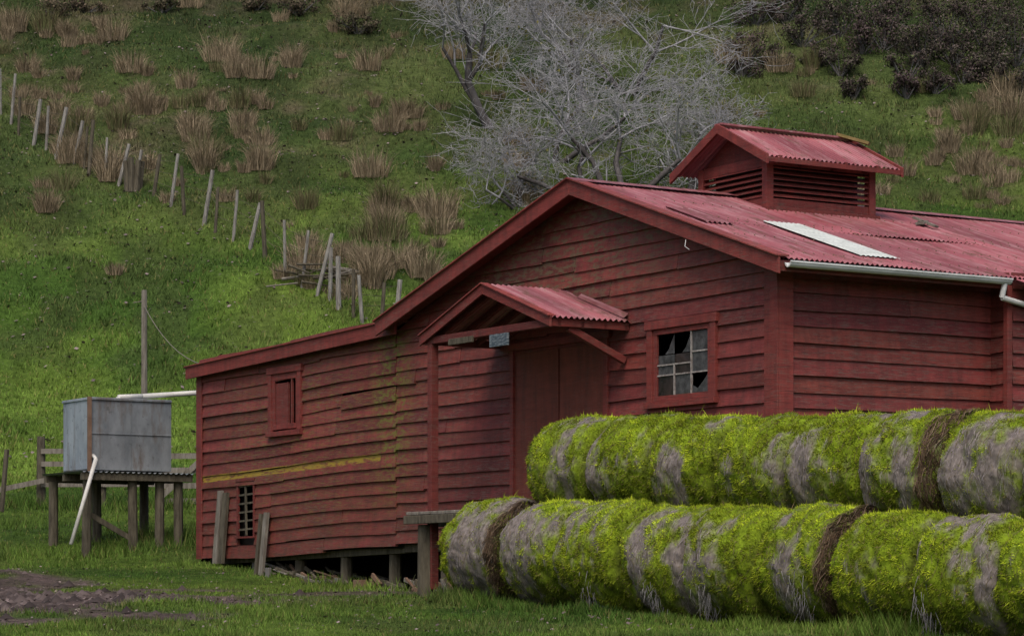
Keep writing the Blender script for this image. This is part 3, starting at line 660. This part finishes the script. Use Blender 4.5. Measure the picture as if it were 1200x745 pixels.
# deck
dk=B()
for i in range(10): dk.box((-1.37,3.15+i*.33,1.0+random.uniform(-.004,.004)),(-.06,3.15+i*.33+.31,1.045),0,jc())
dk.box((-1.40,3.1,.88),(-1.33,6.45,.995),1); dk.box((-.9,3.1,.85),(-.8,6.4,.99),1)
def gl(v,u): return float(gz(CX+u*UX+v*VX,CY+u*UY+v*VY))
for u in (3.4,4.7,6.15): dk.cyl((-1.22,u,gl(-1.22,u)-.2),(-1.22,u,.87),.12 if u>6 else .10,.11 if u>6 else .1,10,1)
dk.cyl((-.3,6.2,gl(-.3,6.2)-.2),(-.3,6.2,.86),.09,.09,9,1)
dk.make("loading_deck",[M_wood,M_wood2],barn,.008)
# cupola
cp=empty("roof_vent_cupola"); cp.parent=barn
u0,u1,v0,v1=3.12,4.55,2.25,4.0; um=(u0+u1)/2; zb=4.9; ze=5.72; zap=6.20
c_=B()
for (vv,uu) in ((v0,u0),(v0,u1),(v1,u0),(v1,u1)): c_.box((vv-.055,uu-.055,zb),(vv+.055,uu+.055,ze),0,1.0)
c_.box((v0-.04,u0-.03,4.95),(v1+.04,u0+.03,5.18),0,.95); c_.box((v0-.03,u0,4.95),(v0+.03,u1,5.20),0,.95); c_.box((v0,u1-.03,4.8),(v1,u1+.03,5.2),0); c_.box((v1-.03,u0,4.8),(v1+.03,u1,5.2),0)
c_.box((v0-.045,u0-.035,5.62),(v1+.045,u0+.035,5.73),0,.9); c_.box((v0-.035,u0,5.60),(v0+.035,u1,5.73),0,.9)
c_.add([(v0,u0,5.72),(v0,u1,5.72),(v0,um,zap-.04)],[(0,1,2)],0,.6); c_.add([(v1,u0,5.72),(v1,u1,5.72),(v1,um,zap-.04)],[(0,2,1)],0,.6)
c_.box((v0-.09,u0-.11,5.0),(v1+.09,u0-.07,5.06),0,.8)
c_.make("cupola_frame",[M_trim],cp,.004)
lv=B(); k=0; z=5.20
while z<5.60:
    lv.add([(v0+.06,u0-.045,z),(v1-.06,u0-.045,z),(v1-.06,u0+.05,z+.06),(v0+.06,u0+.05,z+.06),(v0+.06,u0-.045,z+.014),(v1-.06,u0-.045,z+.014),(v1-.06,u0+.05,z+.074),(v0+.06,u0+.05,z+.074)],[(0,1,2,3),(7,6,5,4),(0,4,5,1),(3,2,6,7)],0,jc())
    lv.add([(v0-.045,u0+.06,z),(v0-.045,u1-.06,z),(v0+.05,u1-.06,z+.06),(v0+.05,u0+.06,z+.06),(v0-.045,u0+.06,z+.014),(v0-.045,u1-.06,z+.014),(v0+.05,u1-.06,z+.074),(v0+.05,u0+.06,z+.074)],[(0,1,2,3),(7,6,5,4),(0,4,5,1),(3,2,6,7)],0,jc())
    z+=.075
lv.make("louvre_slats",[M_trim],cp)
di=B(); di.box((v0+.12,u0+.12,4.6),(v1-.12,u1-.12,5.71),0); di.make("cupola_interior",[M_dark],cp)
ct=B(); ru0,ru1,rv0,rv1=2.80,4.92,2.00,4.26; rm=(ru0+ru1)/2; s2=(zap-5.68)/(rm-ru0)
lc=math.hypot(rm-ru0,zap-5.68)
corr(ct,(rv0,rm,zap),(1,0,0),rv1-rv0,(0,-1,-s2),lc,(0,-s2,1),.076,.014,2,0,lambda a,d:1.0+.15*math.sin(a*5))
corr(ct,(rv0,rm,zap),(1,0,0),rv1-rv0,(0,1,-s2),lc,(0,s2,1),.076,.014,2,0)
ct.beam((rv0-.02,rm,zap+.035),(rv1+.02,rm,zap+.035),.16,.025,0,.9)
ct.make("cupola_roof",[M_roof],cp)
tr=B()
for (x0,x1) in ((rv0-.04,rv0),(rv1,rv1+.04)):
    barge(x0,x1,ru0-.03,5.70,rm,zap+.04,.13); barge(x0,x1,rm+.001,zap+.04,ru1+.03,5.70,.13,0,.9)
tr.box((rv0,ru0-.02,5.60),(rv1,ru0,5.665),0,.8)
for i in range(4): tr.box((rv0+.2+i*.55,ru0,5.62),(rv0+.25+i*.55,u0,5.70),0,.7)
tr.make("cupola_barge_boards",[M_trim],cp,.003)
cl_=B(); cl_.beam((rv1-.25,rm-.02,zap+.075),(rv1+.05,rm-.35,zap-.07),.12,.04,0); cl_.make("cupola_mossy_board",[simple("mossy_board",(.14,.11,.03),(.25,.17,.08),8)],cp)
# ------------------------------------------------ hay bales
r_=Vector((5.23,-7.10,-.382)); r_.normalize(); nb=Vector((.805,.593,0)); upv=Vector((0,0,1))
RB=.64
def bale(cen,L,R,seed,ring=0,dens=1.0,greybias=0):
    rg=np.random.default_rng(seed); ax=Vector(r_)+Vector(rg.normal(0,.02,3)); ax.normalize(); ax=np.array(ax); e1=np.array(nb); e1=e1-ax*e1.dot(ax); e1/=np.linalg.norm(e1); e2=np.cross(ax,e1); 
    if e2[2]<0: e2=-e2
    cen=np.array(cen); nt_=120
    prof=[(-.5,.0),(-.5,.35),(-.498,.62),(-.485,.77),(-.465,.86),(-.445,.915)]+[(s,1-.09*(abs(2*s)**4)) for s in np.linspace(-.42,.42,33)]+[(.445,.915),(.465,.86),(.485,.77),(.498,.62),(.5,.35),(.5,0)]
    PS=np.array([p[0] for p in prof]); 
    def fro(s):
        q=np.abs(s); return np.where(q<.42,1-.09*(2*q)**4,np.interp(q,[.42,.445,.465,.485,.498],[.955,.915,.86,.77,.62]))
    so_=seed*3.7
    def surf(s,fr,th):
        n1=fbm(np.cos(th)*1.6+so_+s*2.2*L,np.sin(th)*1.6+s*3*L+so_*.7,4)-.5; n2=fbm(th*6+so_,s*L*10,4)-.5; n3=fbm(th*2.5+so_*2,s*L*4+3,2)-.5
        rr=R*fr*(1+.15*n1+.055*n2+.09*n3)
        rr=rr*(1-.05*np.clip(-np.sin(th),0,1)**2*1.0)
        return cen+ax*(s*L)[...,None]+e1*(np.cos(th)*rr*1.03)[...,None]+e2*(np.sin(th)*rr)[...,None]
    def mask(s,th):
        m=fbm(s*L*2.6+so_*1.3,np.cos(th)*1.3+np.sin(th)*.5+so_,3); m2=fbm(s*L*11+so_,th*5,4)
        top=sstep(.15,.9,np.sin(th)); lowr=sstep(.1,-.6,np.sin(th))
        return sstep(.37+greybias,.58+greybias,m*.64+m2*.36+.06*top+.05*lowr)
    s=PS; fr=np.array([p[1] for p in prof]); th=np.linspace(0,2*math.pi,nt_,endpoint=False)
    SS,TH=np.meshgrid(s,th,indexing='ij'); FR=np.repeat(fr[:,None],nt_,1)
    tt=np.where(TH>math.pi,TH-2*math.pi,TH)
    V=surf(SS,FR,tt); M=mask(SS,tt)[...,None]; n3=fbm(SS*L*12+so_,tt*12,3)[...,None]; edge=sstep(.43,.5,np.abs(SS))[...,None]
    net=np.array([.195,.168,.155])*(.45+.9*n3); mos=np.array([.17,.24,.014])*(.45+.9*n3); hay=np.array([.06,.055,.025])*(.5+n3)
    C=net*(1-M)+mos*M; C=C*(1-edge*.65)+hay*edge*.65
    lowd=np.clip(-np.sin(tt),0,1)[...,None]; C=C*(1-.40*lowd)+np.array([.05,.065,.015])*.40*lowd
    ns_=len(s); idn=np.arange(ns_*nt_).reshape(ns_,nt_)
    Fq=np.stack([idn[:-1],idn[1:],np.roll(idn,-1,1)[1:],np.roll(idn,-1,1)[:-1]],-1).reshape(-1,4)
    Fq=np.concatenate([Fq[:,[0,1,2]],Fq[:,[0,2,3]]])
    Vs=[V.reshape(-1,3)];Fs=[Fq];Cs=[C.reshape(-1,3)];o=len(Vs[0])
    n=int(60000*dens); s=rg.random(n)*.99-.495; th=rg.random(n)*2*math.pi-math.pi
    k=(np.cos(th)<.35); s,th=s[k],th[k]
    mk=mask(s,th); k=rg.random(len(s))<(mk*.94+.05); s,th,mk=s[k],th[k],mk[k]; n=len(s)
    P=surf(s,fro(s)-.004,th)
    nrm=e1*np.cos(th)[:,None]+e2*np.sin(th)[:,None]+ax*(np.sign(s)*np.clip(np.abs(s)-.42,0,1)*9)[:,None]
    cl=sstep(.25,.75,fbm(s*L*12+so_,th*9,3)); tuf=sstep(.5,.75,fbm(s*L*6+so_+20,th*5,2)); h=(.006+.012*rg.random(n))*(.4+1.0*cl+.9*tuf)*(.6+.5*mk)
    lng=rg.random(n)<.02; h[lng]*=2.5
    D=(nrm*.9+rg.normal(0,.5,(n,3)))*h[:,None]; D[:,2]-=h*.35*(1-.8*np.clip(np.sin(th),0,1))
    W=np.cross(D,rg.normal(0,1,(n,3))); W/=np.linalg.norm(W,axis=1)[:,None]+1e-9; W*=(.0034+.003*rg.random(n))[:,None]
    big=sstep(.25,.75,fbm(s*L*2.5+so_+5,th*1.3,2))[:,None]
    c=np.array([.14,.22,.012])*(1-cl)[:,None]+np.array([.40,.48,.030])*cl[:,None]; c*=(.6+.65*rg.random(n))[:,None]*(.60+.70*big)
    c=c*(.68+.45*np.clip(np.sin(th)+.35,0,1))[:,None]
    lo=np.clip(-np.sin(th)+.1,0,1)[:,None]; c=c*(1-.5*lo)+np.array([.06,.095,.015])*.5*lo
    seam=(np.abs(s)>.46)[:,None]; c=np.where(seam,c*.5,c)
    dr=rg.random(n)<.09; c[dr]=np.array([.18,.14,.065])*(.5+rg.random(dr.sum()))[:,None]
    V,f,_=blades(P,D,W); Vs.append(V);Fs.append(f+o);o+=len(V); Cs.append(np.repeat(c,3,0))
    def strands(n,smin,smax,col,lift,arc,wd,onlynet=True,jit=.006):
        nonlocal o
        n=int(n*min(1,dens*1.2)); s=smin+(smax-smin)*rg.random(n); th=rg.random(n)*2*math.pi-math.pi
        if onlynet: k=mask(s,th)<.55; s,th=s[k],th[k]
        n=len(s); 
        if n==0: return
        da=arc*(.4+rg.random(n)); ds=rg.normal(0,.03,n); pts=[]; lf=rg.normal(0,jit,n)
        for j in range(4):
            f_=j/3; sj=np.clip(s+ds*f_,-.497,.497); p=surf(sj,fro(sj)+lift+lf+rg.normal(0,.004,n),th+da*(f_-.5)); pts.append(p)
        w=ax*wd; Vv=np.stack([q for p in pts for q in (p-w*.5,p+w*.5)],1).reshape(-1,3); oo=np.arange(n)[:,None]*8
        ff=np.concatenate([np.concatenate([oo+[2*j,2*j+1,2*j+3],oo+[2*j,2*j+3,2*j+2]]) for j in range(3)])
        c=np.array(col)*(.4+.9*rg.random(n))[:,None]; Vs.append(Vv);Fs.append(ff+o);o+=len(Vv);Cs.append(np.repeat(c,8,0))
    strands(2600,-.47,.47,(.31,.27,.27),.004,.16,.0045)
    strands(900,-.47,.47,(.17,.13,.07),.006,.12,.005,False)
    if ring:
        a0=.42-.12*(ring-1)
        strands(1900,a0,.497,(.13,.085,.055),.02,.22,.008,False,.015); strands(600,a0-.02,.48,(.22,.16,.11),.03,.2,.007,False,.02)
    if rg.random()<.5:
        n=60; sc=rg.random()*.7-.35; th0=math.pi+.5+rg.random()*.3
        s=sc+rg.normal(0,.06,n); P=surf(np.clip(s,-.48,.48),np.full(n,1.01),np.full(n,th0)+rg.normal(0,.22,n)-2*math.pi)
        l=.05+.14*rg.random(n); D=np.stack([rg.normal(0,.03,n),-.02+0*l,-l],1); W=np.tile(np.array([.004,0,0]),(n,1))
        V,f,_=blades(P,D,W); Vs.append(V);Fs.append(f+o);o+=len(V);Cs.append(np.repeat(np.array([.27,.26,.26])*(.4+.6*rg.random(n))[:,None],3,0))
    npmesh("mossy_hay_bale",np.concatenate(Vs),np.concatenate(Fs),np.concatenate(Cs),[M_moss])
base=Vector((-.30,33.5,.465)); Lb=1.16
def jit(a=.03): return Vector((random.uniform(-a,a),random.uniform(-a,a),random.uniform(-a,a)))
gbm={0:.04,5:.03,6:-.01,8:.03}
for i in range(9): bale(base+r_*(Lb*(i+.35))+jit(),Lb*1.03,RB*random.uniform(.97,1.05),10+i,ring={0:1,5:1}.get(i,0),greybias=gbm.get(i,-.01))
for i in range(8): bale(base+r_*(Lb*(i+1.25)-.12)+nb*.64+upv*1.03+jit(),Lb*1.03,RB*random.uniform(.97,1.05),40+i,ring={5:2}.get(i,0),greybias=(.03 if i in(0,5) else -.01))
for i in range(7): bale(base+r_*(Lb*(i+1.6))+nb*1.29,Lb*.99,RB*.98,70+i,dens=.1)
